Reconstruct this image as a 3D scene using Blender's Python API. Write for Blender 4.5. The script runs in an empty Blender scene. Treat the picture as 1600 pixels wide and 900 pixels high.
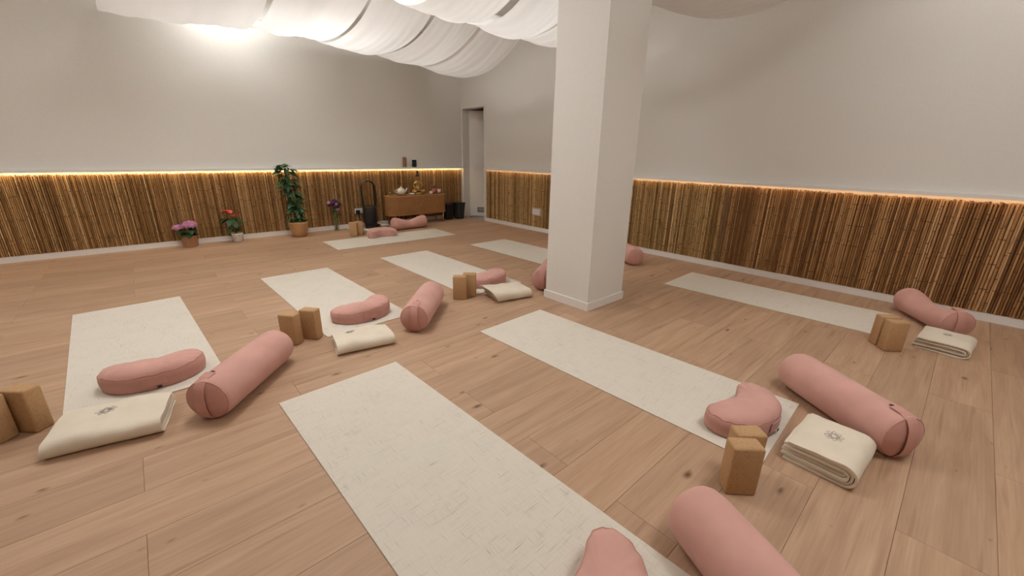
import bpy, bmesh, math, random
from mathutils import Vector, Matrix, noise
PI = math.pi
R_ = math.radians
random.seed(7)
scene = bpy.context.scene
COL = scene.collection

# ------------------------------------------------------------------ camera
cam_d = bpy.data.cameras.new('camera'); cam = bpy.data.objects.new('camera', cam_d); COL.objects.link(cam)
F_PX, PITCH, ROLL, YAW = 632.71, R_(18.1716), R_(0.9226), R_(42.2357)
cam_d.sensor_fit = 'HORIZONTAL'; cam_d.sensor_width = 36.0; cam_d.lens = F_PX / 1600 * 36.0
cam_d.clip_start = 0.02
fw = Vector((math.sin(YAW) * math.cos(PITCH), math.cos(YAW) * math.cos(PITCH), -math.sin(PITCH)))
rt = Vector((math.cos(YAW), -math.sin(YAW), 0)); up = rt.cross(fw)
rt2 = rt * math.cos(ROLL) + up * math.sin(ROLL); up2 = -rt * math.sin(ROLL) + up * math.cos(ROLL)
M = Matrix((rt2, up2, -fw)).transposed().to_4x4(); M.translation = Vector((-4.9041, -6.9447, 1.2202))
cam.matrix_world = M
scene.camera = cam
# ------------------------------------------------------------------ world, exposure
w = bpy.data.worlds.new('world'); scene.world = w; w.use_nodes = True
w.node_tree.nodes['Background'].inputs[0].default_value = (0.6, 0.55, 0.5, 1)
w.node_tree.nodes['Background'].inputs[1].default_value = 0.02
scene.view_settings.view_transform = 'Standard'; scene.view_settings.look = 'None'
scene.view_settings.gamma = 1.0; scene.view_settings.use_curve_mapping = False
scene.view_settings.exposure = 1.32
scene.cycles.max_bounces = 10; scene.cycles.diffuse_bounces = 6; scene.cycles.transmission_bounces = 8
scene.cycles.caustics_reflective = False; scene.cycles.caustics_refractive = False
scene.cycles.use_denoising = True
LAMP_W = 22.0      # radiance of the ceiling lamp diffusers
LED_W = 13.0        # radiance of the warm LED strips

# ------------------------------------------------------------------ material helpers
def newmat(name):
    m = bpy.data.materials.new(name); m.use_nodes = True
    nt = m.node_tree; b = nt.nodes['Principled BSDF']
    return m, nt, b
def nd(nt, t, **kw):
    n = nt.nodes.new(t)
    for k, v in kw.items():
        if k in ('operation', 'blend_type', 'data_type', 'feature', 'distance', 'noise_dimensions', 'wave_type', 'bands_direction', 'wave_profile'): setattr(n, k, v)
        else: n.inputs[k].default_value = v
    return n
def L(nt, a, b): nt.links.new(a, b)
def ramp(nt, stops, fac=None):
    r = nt.nodes.new('ShaderNodeValToRGB')
    e = r.color_ramp.elements
    while len(e) > 1: e.remove(e[-1])
    e[0].position = stops[0][0]; e[0].color = (*stops[0][1], 1)
    for p, c in stops[1:]:
        x = e.new(p); x.color = (*c, 1)
    if fac is not None: L(nt, fac, r.inputs[0])
    return r
def mixc(nt, fac, a, b, mode='MIX'):
    n = nt.nodes.new('ShaderNodeMix'); n.data_type = 'RGBA'; n.blend_type = mode
    for sock, v in ((n.inputs[0], fac), (n.inputs[6], a), (n.inputs[7], b)):
        if hasattr(v, 'is_linked'): L(nt, v, sock)
        elif isinstance(v, (int, float)): sock.default_value = v
        else: sock.default_value = (*v, 1)
    return n.outputs[2]
def coords(nt, scale=(1, 1, 1), rand=None, kind='Object'):
    tc = nt.nodes.new('ShaderNodeTexCoord'); mp = nt.nodes.new('ShaderNodeMapping')
    mp.inputs['Scale'].default_value = scale
    src = tc.outputs[kind]
    if rand is not None:
        oi = nt.nodes.new('ShaderNodeObjectInfo'); vm = nt.nodes.new('ShaderNodeVectorMath'); vm.operation = 'MULTIPLY_ADD'
        cx = nt.nodes.new('ShaderNodeCombineXYZ')
        L(nt, oi.outputs['Random'], cx.inputs[0]); L(nt, oi.outputs['Random'], cx.inputs[1]); L(nt, oi.outputs['Random'], cx.inputs[2])
        vm.inputs[1].default_value = (rand, rand * 1.7, rand * 2.3)
        L(nt, cx.outputs[0], vm.inputs[0]); L(nt, src, vm.inputs[2]); src = vm.outputs[0]
    L(nt, src, mp.inputs[0]); return mp.outputs[0]
def bump(nt, b, h, strength, dist=0.002):
    n = nt.nodes.new('ShaderNodeBump'); n.inputs['Strength'].default_value = strength; n.inputs['Distance'].default_value = dist
    L(nt, h, n.inputs['Height']); L(nt, n.outputs[0], b.inputs['Normal'])
def plain(name, col, rough=0.6, metal=0.0, bumpscale=None, bstr=0.2, var=0.0, spec=0.4, sheen=0.0, trans=0.0):
    m, nt, b = newmat(name)
    b.inputs['Base Color'].default_value = (*col, 1); b.inputs['Roughness'].default_value = rough; b.inputs['Metallic'].default_value = metal
    b.inputs['Specular IOR Level'].default_value = spec
    if sheen: b.inputs['Sheen Weight'].default_value = sheen
    if trans: b.inputs['Transmission Weight'].default_value = trans
    v = coords(nt, (1, 1, 1), rand=3.0)
    n = nd(nt, 'ShaderNodeTexNoise', Scale=bumpscale or 20.0, Detail=3.0); L(nt, v, n.inputs['Vector'])
    if var:
        lo = tuple(c * (1 - var) for c in col); hi = tuple(min(1, c * (1 + var)) for c in col)
        r = ramp(nt, [(0.3, lo), (0.7, hi)], n.outputs['Fac']); L(nt, r.outputs[0], b.inputs['Base Color'])
    if bumpscale: bump(nt, b, n.outputs['Fac'], bstr)
    return m
def emis(name, col, s):
    m, nt, b = newmat(name); b.inputs['Base Color'].default_value = (0.8, 0.8, 0.8, 1)
    b.inputs['Emission Color'].default_value = (*col, 1); b.inputs['Emission Strength'].default_value = s
    return m

def wood_floor_mat():
    m, nt, b = newmat('oak_plank')
    oi = nt.nodes.new('ShaderNodeObjectInfo')
    v = coords(nt, (1.6, 16, 16), rand=11.0)
    n1 = nd(nt, 'ShaderNodeTexNoise', Scale=1.0, Detail=5.0, Roughness=0.6, Distortion=0.6); L(nt, v, n1.inputs['Vector'])
    v2 = coords(nt, (4, 130, 130), rand=5.0)
    n2 = nd(nt, 'ShaderNodeTexNoise', Scale=1.0, Detail=3.0); L(nt, v2, n2.inputs['Vector'])
    base = ramp(nt, [(0.25, (0.385, 0.24, 0.15)), (0.5, (0.455, 0.295, 0.19)), (0.75, (0.52, 0.35, 0.23))], n1.outputs['Fac'])
    fine = ramp(nt, [(0.35, (0.93, 0.925, 0.92)), (0.62, (1.02, 1.02, 1.02))], n2.outputs['Fac'])
    c = mixc(nt, 1.0, base.outputs[0], fine.outputs[0], 'MULTIPLY')
    tone = ramp(nt, [(0.0, (0.92, 0.91, 0.90)), (0.5, (1.0, 1.0, 1.0)), (1.0, (1.06, 1.05, 1.04))], oi.outputs['Random'])
    c = mixc(nt, 1.0, c, tone.outputs[0], 'MULTIPLY')
    # knots: sparse dark oval spots with a streak
    vk = coords(nt, (2.7, 6.2, 0.0), rand=23.0)
    wob = nd(nt, 'ShaderNodeTexNoise', Scale=6.0, Detail=2.0); L(nt, vk, wob.inputs['Vector'])
    vw = nt.nodes.new('ShaderNodeVectorMath'); vw.operation = 'MULTIPLY_ADD'; vw.inputs[1].default_value = (0.10, 0.10, 0.0)
    L(nt, wob.outputs['Color'], vw.inputs[0]); L(nt, vk, vw.inputs[2])
    vo = nd(nt, 'ShaderNodeTexVoronoi', Scale=1.0); vo.voronoi_dimensions = '2D'; L(nt, vw.outputs[0], vo.inputs['Vector'])
    sep = nt.nodes.new('ShaderNodeSeparateColor'); L(nt, vo.outputs['Color'], sep.inputs[0])
    pw_ = nd(nt, 'ShaderNodeMath', operation='POWER'); L(nt, sep.outputs[0], pw_.inputs[0]); pw_.inputs[1].default_value = 3.0
    thr = nd(nt, 'ShaderNodeMath', operation='MULTIPLY'); L(nt, pw_.outputs[0], thr.inputs[0]); thr.inputs[1].default_value = 0.095
    sub = nd(nt, 'ShaderNodeMath', operation='SUBTRACT'); L(nt, thr.outputs[0], sub.inputs[0]); L(nt, vo.outputs['Distance'], sub.inputs[1])
    k = nt.nodes.new('ShaderNodeMapRange'); k.inputs['From Min'].default_value = -0.015; k.inputs['From Max'].default_value = 0.075; L(nt, sub.outputs[0], k.inputs['Value'])
    c = mixc(nt, k.outputs[0], c, (0.13, 0.065, 0.03))
    # long dark grain streaks
    vs = coords(nt, (1.1, 22, 1), rand=31.0)
    ns = nd(nt, 'ShaderNodeTexNoise', Scale=1.3, Detail=2.0, Distortion=0.3); L(nt, vs, ns.inputs['Vector'])
    st = ramp(nt, [(0.62, (0, 0, 0)), (0.76, (0.5, 0.5, 0.5))], ns.outputs['Fac'])
    c = mixc(nt, st.outputs[0], c, (0.25, 0.135, 0.07))
    L(nt, c, b.inputs['Base Color']); b.inputs['Roughness'].default_value = 0.5; b.inputs['Specular IOR Level'].default_value = 0.3
    bump(nt, b, n2.outputs['Fac'], 0.12, 0.0008)
    return m
def bamboo_mat(name, tones):
    m, nt, b = newmat(name)
    oi = nt.nodes.new('ShaderNodeObjectInfo')
    r = ramp(nt, tones, oi.outputs['Random'])
    v = coords(nt, (40, 40, 9), rand=17.0)
    n = nd(nt, 'ShaderNodeTexNoise', Scale=1.0, Detail=3.0); L(nt, v, n.inputs['Vector'])
    f = ramp(nt, [(0.28, (0.5, 0.45, 0.4)), (0.45, (0.95, 0.95, 0.95)), (0.8, (1.12, 1.1, 1.05))], n.outputs['Fac'])
    c = mixc(nt, 1.0, r.outputs[0], f.outputs[0], 'MULTIPLY')
    L(nt, c, b.inputs['Base Color']); b.inputs['Roughness'].default_value = 0.5; b.inputs['Specular IOR Level'].default_value = 0.35
    return m
def mat_mat():
    m, nt, b = newmat('jute_mat')
    va = coords(nt, (14, 230, 1), rand=3.0); na = nd(nt, 'ShaderNodeTexNoise', Scale=1.0, Detail=2.0); L(nt, va, na.inputs['Vector'])
    vb = coords(nt, (230, 14, 1), rand=7.0); nb = nd(nt, 'ShaderNodeTexNoise', Scale=1.0, Detail=2.0); L(nt, vb, nb.inputs['Vector'])
    mx = nd(nt, 'ShaderNodeMath', operation='MAXIMUM'); L(nt, na.outputs['Fac'], mx.inputs[0]); L(nt, nb.outputs['Fac'], mx.inputs[1])
    big = nd(nt, 'ShaderNodeTexNoise', Scale=7.0, Detail=2.0); L(nt, coords(nt, (1, 1, 1), rand=2.0), big.inputs['Vector'])
    ad = nd(nt, 'ShaderNodeMath', operation='MULTIPLY_ADD'); L(nt, big.outputs['Fac'], ad.inputs[0]); ad.inputs[1].default_value = 0.22; L(nt, mx.outputs[0], ad.inputs[2])
    r = ramp(nt, [(0.50, (0.68, 0.63, 0.545)), (0.74, (0.65, 0.60, 0.515)), (0.84, (0.56, 0.51, 0.43)), (0.95, (0.36, 0.315, 0.26))], ad.outputs[0])
    L(nt, r.outputs[0], b.inputs['Base Color']); b.inputs['Roughness'].default_value = 0.9; b.inputs['Specular IOR Level'].default_value = 0.15
    bump(nt, b, mx.outputs[0], 0.25, 0.0008)
    return m
def cork_mat():
    m, nt, b = newmat('cork')
    v = coords(nt, (1, 1, 1), rand=5.0)
    vo = nd(nt, 'ShaderNodeTexVoronoi', Scale=170.0); L(nt, v, vo.inputs['Vector'])
    sep = nt.nodes.new('ShaderNodeSeparateColor'); L(nt, vo.outputs['Color'], sep.inputs[0])
    r = ramp(nt, [(0.0, (0.40, 0.235, 0.115)), (0.2, (0.46, 0.28, 0.14)), (1.0, (0.49, 0.305, 0.16))], sep.outputs[0])
    L(nt, r.outputs[0], b.inputs['Base Color']); b.inputs['Roughness'].default_value = 0.85; b.inputs['Specular IOR Level'].default_value = 0.2
    bump(nt, b, vo.outputs['Distance'], 0.2, 0.0006)
    return m
def fabric_mat(name, col, var=0.06, sc=500):
    m, nt, b = newmat(name)
    v = coords(nt, (1, 1, 1), rand=4.0)
    n = nd(nt, 'ShaderNodeTexNoise', Scale=9.0, Detail=3.0); L(nt, v, n.inputs['Vector'])
    r = ramp(nt, [(0.3, tuple(c * (1 - var) for c in col)), (0.7, tuple(c * (1 + var) for c in col))], n.outputs['Fac'])
    L(nt, r.outputs[0], b.inputs['Base Color']); b.inputs['Roughness'].default_value = 0.85
    b.inputs['Specular IOR Level'].default_value = 0.15; b.inputs['Sheen Weight'].default_value = 0.15
    f = nd(nt, 'ShaderNodeTexNoise', Scale=sc, Detail=1.0); L(nt, v, f.inputs['Vector'])
    bump(nt, b, f.outputs['Fac'], 0.15, 0.0006)
    return m
def drape_mat():
    m = bpy.data.materials.new('white_drape'); m.use_nodes = True; nt = m.node_tree
    nt.nodes.remove(nt.nodes['Principled BSDF']); out = nt.nodes['Material Output']
    n = nd(nt, 'ShaderNodeTexNoise', Scale=2.0, Detail=3.0); L(nt, coords(nt, (1, 0.4, 1), rand=2.0), n.inputs['Vector'])
    r = ramp(nt, [(0.3, (0.83, 0.82, 0.80)), (0.7, (0.88, 0.87, 0.855))], n.outputs['Fac'])
    d = nt.nodes.new('ShaderNodeBsdfDiffuse'); t = nt.nodes.new('ShaderNodeBsdfTranslucent'); mx = nt.nodes.new('ShaderNodeMixShader')
    L(nt, r.outputs[0], d.inputs[0]); L(nt, r.outputs[0], t.inputs[0]); mx.inputs[0].default_value = 0.42
    L(nt, d.outputs[0], mx.inputs[1]); L(nt, t.outputs[0], mx.inputs[2]); L(nt, mx.outputs[0], out.inputs[0])
    return m

def glass_mat():
    m = bpy.data.materials.new('clear_glass'); m.use_nodes = True; nt = m.node_tree
    nt.nodes.remove(nt.nodes['Principled BSDF']); out = nt.nodes['Material Output']
    t = nt.nodes.new('ShaderNodeBsdfTransparent'); t.inputs[0].default_value = (0.90, 0.94, 0.90, 1)
    g = nt.nodes.new('ShaderNodeBsdfGlossy'); g.inputs['Roughness'].default_value = 0.05
    fr = nt.nodes.new('ShaderNodeLayerWeight'); fr.inputs[0].default_value = 0.12
    mx = nt.nodes.new('ShaderNodeMixShader'); L(nt, fr.outputs['Facing'], mx.inputs[0]); L(nt, t.outputs[0], mx.inputs[1]); L(nt, g.outputs[0], mx.inputs[2]); L(nt, mx.outputs[0], out.inputs[0])
    return m

MAT = {
 'wall': plain('wall_paint', (0.72, 0.70, 0.655), 0.9, bumpscale=60, bstr=0.05, var=0.015, spec=0.1),
 'ceil': plain('ceiling_paint', (0.8, 0.79, 0.77), 0.9, var=0.01, spec=0.1),
 'trim': plain('white_trim', (0.78, 0.76, 0.73), 0.45, var=0.01),
 'sub': plain('subfloor', (0.17, 0.105, 0.065), 0.9, var=0.1),
 'oak': wood_floor_mat(),
 'bam1': bamboo_mat('bamboo_warm', [(0.0, (0.183, 0.088, 0.030)), (0.35, (0.329, 0.177, 0.067)), (0.7, (0.439, 0.256, 0.104)), (0.92, (0.537, 0.336, 0.152)), (1.0, (0.671, 0.451, 0.232))]),
 'bam2': bamboo_mat('bamboo_yellow', [(0.0, (0.207, 0.112, 0.039)), (0.35, (0.366, 0.220, 0.085)), (0.7, (0.488, 0.311, 0.128)), (0.92, (0.573, 0.390, 0.183)), (1.0, (0.708, 0.512, 0.268))]),
 'bam3': bamboo_mat('bamboo_brown', [(0.0, (0.171, 0.076, 0.027)), (0.35, (0.305, 0.152, 0.057)), (0.7, (0.403, 0.217, 0.088)), (0.92, (0.512, 0.299, 0.134)), (1.0, (0.647, 0.415, 0.213))]),
 'node': plain('bamboo_node', (0.13, 0.065, 0.026), 0.7, var=0.2),
 'jute': mat_mat(), 'cork': cork_mat(),
 'pink': fabric_mat('pink_cotton', (0.60, 0.335, 0.285)),
 'pinkd': fabric_mat('pink_cotton_shaded', (0.55, 0.29, 0.245)),  # darker, more saturated pink; shade on the side panels is put into the colour
 'seam': fabric_mat('pink_seam', (0.51, 0.265, 0.22)),
 'cream': fabric_mat('cream_blanket', (0.70, 0.62, 0.50), 0.04, 350),
 'greyb': fabric_mat('pale_grey_blanket', (0.55, 0.50, 0.44), 0.06, 350),
 'emblem': plain('grey_thread', (0.33, 0.295, 0.26), 0.9, var=0.1),
 'drape': drape_mat(),
 'led': emis('led_strip_warm', (1.0, 0.70, 0.33), LED_W),
 'led2': emis('led_strip_peach', (1.0, 0.60, 0.30), LED_W * 0.34),
 'metalw': plain('white_metal', (0.75, 0.74, 0.72), 0.4, var=0.01),
 'black': plain('black_plastic', (0.012, 0.012, 0.013), 0.35, var=0.05),
 'fan': plain('dark_bronze_plastic', (0.022, 0.017, 0.015), 0.35, var=0.08),
 'tag': plain('black_label', (0.03, 0.02, 0.02), 0.7),
 'oakc': plain('oak_veneer', (0.36, 0.175, 0.065), 0.5, bumpscale=15, bstr=0.03, var=0.10),
 'oakl': plain('oak_pale', (0.42, 0.23, 0.10), 0.5, var=0.08),
 'slatd': plain('cabinet_and_gap_dark', (0.10, 0.045, 0.015), 0.8, var=0.1),
 'ceramic': plain('white_ceramic', (0.72, 0.69, 0.63), 0.25, var=0.01, spec=0.5),
 'pinkc': plain('pink_ceramic', (0.45, 0.17, 0.13), 0.4, var=0.03),
 'blush': plain('blush_ceramic', (0.72, 0.52, 0.45), 0.4, var=0.02),
 'woodd': plain('dark_wood', (0.17, 0.075, 0.03), 0.5, var=0.15, bumpscale=30, bstr=0.05),
 'gold': plain('aged_gilt', (0.34, 0.20, 0.065), 0.38, metal=0.7, var=0.25),
 'hair': plain('dark_bronze', (0.02, 0.015, 0.012), 0.5, metal=0.3),
 'leaf': plain('green_leaf', (0.055, 0.15, 0.04), 0.42, var=0.35, bumpscale=8, bstr=0.05),
 'leafd': plain('dark_green_leaf', (0.032, 0.085, 0.034), 0.45, var=0.35, bumpscale=8, bstr=0.05),
 'stem': plain('green_stem', (0.10, 0.16, 0.05), 0.6, var=0.2),
 'tendril': plain('dry_tendril', (0.35, 0.27, 0.11), 0.7, var=0.2),
 'moss': plain('coir_pole', (0.07, 0.045, 0.02), 0.95, bumpscale=90, bstr=0.6, var=0.3),
 'soil': plain('potting_soil', (0.03, 0.02, 0.013), 0.95, bumpscale=80, bstr=0.5, var=0.3),
 'kraft': plain('kraft_paper', (0.36, 0.185, 0.09), 0.8, var=0.08, bumpscale=12, bstr=0.2),
 'terra': plain('tan_stoneware', (0.46, 0.25, 0.11), 0.7, var=0.12, bumpscale=9, bstr=0.1),
 'petalp': plain('pink_petal', (0.58, 0.27, 0.45), 0.7, var=0.25),
 'petalr': plain('red_bract', (0.55, 0.035, 0.04), 0.4, var=0.15),
 'petalv': plain('purple_petal', (0.075, 0.022, 0.07), 0.7, var=0.35),
 'petall': plain('lilac_petal', (0.36, 0.2, 0.25), 0.7, var=0.2),
 'glass': glass_mat(),
 'bin': plain('grey_plastic', (0.035, 0.037, 0.038), 0.45, var=0.05),
 'door': plain('door_paint', (0.74, 0.71, 0.66), 0.55, var=0.01),
 'grille': plain('grey_grille', (0.22, 0.20, 0.175), 0.5, var=0.03),
 'tile': plain('pale_tile', (0.55, 0.54, 0.52), 0.4, var=0.05),
 'brown': plain('turned_wood', (0.27, 0.125, 0.05), 0.5, var=0.12),
}

# ------------------------------------------------------------------ object helpers
def link(name, me, mat=None, parent=None, loc=None, rot=None):
    o = bpy.data.objects.new(name, me); COL.objects.link(o)
    if mat is not None and me is not None and not me.materials: me.materials.append(MAT[mat] if isinstance(mat, str) else mat)
    if parent is not None: o.parent = parent
    if loc is not None: o.location = loc
    if rot is not None: o.rotation_euler = rot
    return o
def tag(o, label=None, cat=None, group=None, kind=None):
    if label: o['label'] = label
    if cat: o['category'] = cat
    if group: o['group'] = group
    if kind: o['kind'] = kind
    return o
def thing(name, label, cat, loc=(0, 0, 0), rz=0.0, group=None):
    o = bpy.data.objects.new(name, None); COL.objects.link(o); o.empty_display_size = 0.1
    o.location = loc; o.rotation_euler = (0, 0, rz)
    return tag(o, label, cat, group)
def mesh(vs, fs, smooth=False, name='mesh'):
    me = bpy.data.meshes.new(name); me.from_pydata([tuple(v) for v in vs], [], fs); me.update()
    bm = bmesh.new(); bm.from_mesh(me); bmesh.ops.recalc_face_normals(bm, faces=bm.faces); bm.to_mesh(me); bm.free()
    if smooth: me.shade_smooth()
    return me
class MB:
    def __init__(s): s.v = []; s.f = []
    def add(s, vs, fs):
        o = len(s.v); s.v += [tuple(v) for v in vs]; s.f += [tuple(i + o for i in f) for f in fs]; return s
    def box(s, x0, x1, y0, y1, z0, z1):
        return s.add([(x0, y0, z0), (x1, y0, z0), (x1, y1, z0), (x0, y1, z0), (x0, y0, z1), (x1, y0, z1), (x1, y1, z1), (x0, y1, z1)],
                     [(3, 2, 1, 0), (4, 5, 6, 7), (0, 1, 5, 4), (1, 2, 6, 5), (2, 3, 7, 6), (3, 0, 4, 7)])
    def lathe(s, prof, n=20, c=(0, 0, 0)):
        vs = []; fs = []
        for r, z in prof:
            for k in range(n):
                a = 2 * PI * k / n; vs.append((c[0] + r * math.cos(a), c[1] + r * math.sin(a), c[2] + z))
        for i in range(len(prof) - 1):
            for k in range(n):
                fs.append((i * n + k, i * n + (k + 1) % n, (i + 1) * n + (k + 1) % n, (i + 1) * n + k))
        fs.append(tuple(range(n - 1, -1, -1))); b = (len(prof) - 1) * n; fs.append(tuple(b + k for k in range(n)))
        return s.add(vs, fs)
    def tube(s, path, r, n=8, closed=False, flat=None):
        P = [Vector(p) for p in path]; m = len(P); vs = []; fs = []
        for i in range(m):
            if closed: t = P[(i + 1) % m] - P[i - 1]
            else: t = P[min(i + 1, m - 1)] - P[max(i - 1, 0)]
            t.normalize(); ref = Vector((0, 0, 1)) if abs(t.z) < 0.9 else Vector((1, 0, 0))
            a = t.cross(ref).normalized(); b = a.cross(t).normalized()
            rr = r[i] if isinstance(r, (list, tuple)) else r
            for k in range(n):
                q = 2 * PI * k / n; vs.append(P[i] + a * rr * math.cos(q) + b * rr * (flat or 1) * math.sin(q))
        for i in range(m if closed else m - 1):
            j = (i + 1) % m
            for k in range(n): fs.append((i * n + k, i * n + (k + 1) % n, j * n + (k + 1) % n, j * n + k))
        if not closed: fs.append(tuple(range(n - 1, -1, -1))); fs.append(tuple((m - 1) * n + k for k in range(n)))
        return s.add(vs, fs)
    def prism(s, poly, z0, z1):
        n = len(poly); vs = [(x, y, z0) for x, y in poly] + [(x, y, z1) for x, y in poly]
        fs = [tuple(range(n - 1, -1, -1)), tuple(range(n, 2 * n))] + [(i, (i + 1) % n, n + (i + 1) % n, n + i) for i in range(n)]
        return s.add(vs, fs)
    def mesh(s, smooth=False): return mesh(s.v, s.f, smooth)
    def build(s, name, mat, parent=None, smooth=False, loc=None, rot=None, bevel=0.0):
        me = s.mesh(smooth)
        if bevel: bevel_mesh(me, bevel)
        return link(name, me, mat, parent, loc, rot)
def bevel_mesh(me, r, seg=2):
    bm = bmesh.new(); bm.from_mesh(me)
    bmesh.ops.bevel(bm, geom=list(bm.edges), offset=r, segments=seg, affect='EDGES', profile=0.5)
    bm.to_mesh(me); bm.free()
def nz(x, y, z, s=1.0): return noise.noise(Vector((x * s, y * s, z * s)))
def smoothed(me, ang=40):
    me.shade_smooth()
    try: me.set_sharp_from_angle(angle=R_(ang))
    except Exception: pass
    return me

# ------------------------------------------------------------------ the room
XW, YW, HC = -8.0, -9.2, 3.2
def struct(name, mb, mat): return tag(mb.build(name, mat), kind='structure')
floor = struct('floor', MB().box(XW, 0, YW, 0, -0.06, -0.012), 'sub')
struct('ceiling', MB().box(XW, 0, YW, 0, HC, HC + 0.1), 'ceil')
struct('wall_left', MB().box(XW, 0.15, 0, 0.15, -0.06, HC + 0.1), 'wall')
DY0, DY1, DH = -0.745, -0.02, 2.07
wr = MB(); wr.box(0, 0.15, YW, DY0, -0.06, HC + 0.1); wr.box(0, 0.15, DY0, DY1, DH, HC + 0.1); wr.box(0, 0.15, DY1, 0, -0.06, HC + 0.1)
struct('wall_right', wr, 'wall')
struct('wall_near', MB().box(XW - 0.15, 0.15, YW - 0.15, YW, -0.06, HC + 0.1), 'wall')
struct('wall_far_left', MB().box(XW - 0.15, XW, YW, 0.15, -0.06, HC + 0.1), 'wall')
# planks, 238 mm x 1305 mm, laid along x with a half offset in every other row
PW, PL, GAP, CH = 0.2385, 1.305, 0.0007, 0.0011
_pl = {}
def plank_mesh(l, wd):
    k = (round(l, 3), round(wd, 3))
    if k in _pl: return _pl[k]
    a, b, c = l / 2 - GAP / 2, wd / 2 - GAP / 2, CH
    vs = [(-a, -b, -.012), (a, -b, -.012), (a, b, -.012), (-a, b, -.012), (-a, -b, -c), (a, -b, -c), (a, b, -c), (-a, b, -c),
          (-a + c, -b + c, 0), (a - c, -b + c, 0), (a - c, b - c, 0), (-a + c, b - c, 0)]
    fs = []
    for o in (0, 4):
        for i in range(4): fs.append((o + i, o + (i + 1) % 4, o + 4 + (i + 1) % 4, o + 4 + i))
    fs.append((8, 9, 10, 11)); _pl[k] = mesh(vs, fs); return _pl[k]
row = -23
while True:
    y1 = -5.379 - row * PW; y0 = y1 - PW
    row += 1
    if y0 >= -0.002: continue
    if y1 <= YW + 0.01: break
    a, b = max(y0, YW), min(y1, 0.0)
    if b - a < 0.01: continue
    xj = (-3.805 if (row % 2) == 1 else -1.868)
    xs = [XW] + sorted(x for x in [xj + PL * k for k in range(-6, 5)] if XW + 0.05 < x < -0.05) + [0.0]
    for x0, x1 in zip(xs[:-1], xs[1:]):
        link('plank', plank_mesh(x1 - x0, b - a), 'oak', floor, ((x0 + x1) / 2, (a + b) / 2, 0))
# skirting boards
struct('baseboard_left', MB().box(XW, -0.001, -0.016, 0, 0, 0.068), 'trim')
struct('baseboard_right', MB().box(-0.016, 0, YW, DY0 - 0.015, 0, 0.068), 'trim')
# ledges over the bamboo
def ledge(name, x0, x1, y0, y1, ax):
    m = MB().box(x0, x1, y0, y1, 0.968, 0.986)
    if ax == 'x': m.box(x0, x1, y0, y0 + 0.006, 0.956, 0.968)
    else: m.box(x0, x0 + 0.006, y0, y1, 0.956, 0.968)
    return struct(name, m, 'trim')
ledge('trim_1', XW, -0.001, -0.062, 0, 'x')
ledge('trim_2', -0.062, 0, YW, DY0 - 0.03, 'y')
# pillar
PX0, PX1, PY0, PY1 = -2.332, -1.838, -5.040, -4.570
pil = struct('pillar', MB().box(PX0, PX1, PY0, PY1, 0, HC), 'wall')
pb = MB(); e = 0.012
pb.box(PX0 - e, PX1 + e, PY0 - e, PY0, 0, 0.068); pb.box(PX0 - e, PX1 + e, PY1, PY1 + e, 0, 0.068)
pb.box(PX0 - e, PX0, PY0, PY1, 0, 0.068); pb.box(PX1, PX1 + e, PY0, PY1, 0, 0.068)
pb.build('baseboard', 'trim', pil)
# door with frame, leaf swung into the passage
dr = bpy.data.objects.new('door_1', None); COL.objects.link(dr); tag(dr, kind='structure'); dr.location = (0, (DY0 + DY1) / 2, 0)
def loc_(m): return [(x, y - (DY0 + DY1) / 2, z) for x, y, z in m]
fm = MB(); fm.box(-0.012, 0.16, DY1 - 0.035, DY1, 0, DH); fm.box(-0.012, 0.16, DY0, DY0 + 0.022, 0, DH); fm.box(-0.012, 0.16, DY0 + 0.022, DY1 - 0.035, DH - 0.03, DH)
fm.v = loc_(fm.v); fm.build('door_frame', 'door', dr)
lf = MB().box(0, 0.66, -0.04, 0, 0.012, 2.02)
ANG = R_(-45); HX, HY = 0.15, DY1 - 0.04 + 0.3825
leaf = lf.build('door_leaf', 'door', dr, loc=(HX, HY, 0), rot=(0, 0, ANG))
gr = MB(); gr.box(0.15, 0.55, -0.047, -0.0405, 0.09, 0.105); gr.box(0.15, 0.55, -0.047, -0.0405, 0.175, 0.19); gr.box(0.15, 0.165, -0.047, -0.0405, 0.105, 0.175); gr.box(0.535, 0.55, -0.047, -0.0405, 0.105, 0.175)
for k in range(5): gr.box(0.165, 0.535, -0.045, -0.0405, 0.108 + k * 0.0135, 0.116 + k * 0.0135)
gr.build('vent_grille', 'grille', leaf)
hd = MB().tube([(0.60, -0.04, 1.02), (0.60, -0.09, 1.02), (0.50, -0.09, 1.02)], 0.009, 8); hd.build('door_handle', 'metalw', leaf, True)
pas = MB(); pas.box(0.15, 2.0, -1.4, 0.6, -0.06, -0.002)
struct('floor_passage', pas, 'tile')
pw = MB(); pw.box(2.0, 2.1, -1.4, 0.6, -0.06, 2.6); pw.box(0.15, 2.1, 0.6, 0.7, -0.06, 2.6); pw.box(0.15, 2.1, -1.5, -1.4, -0.06, 2.6)
struct('wall_passage', pw, 'wall')
struct('ceiling_passage', MB().box(0.15, 2.1, -1.5, 0.7, 2.6, 2.7), 'ceil')

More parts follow.
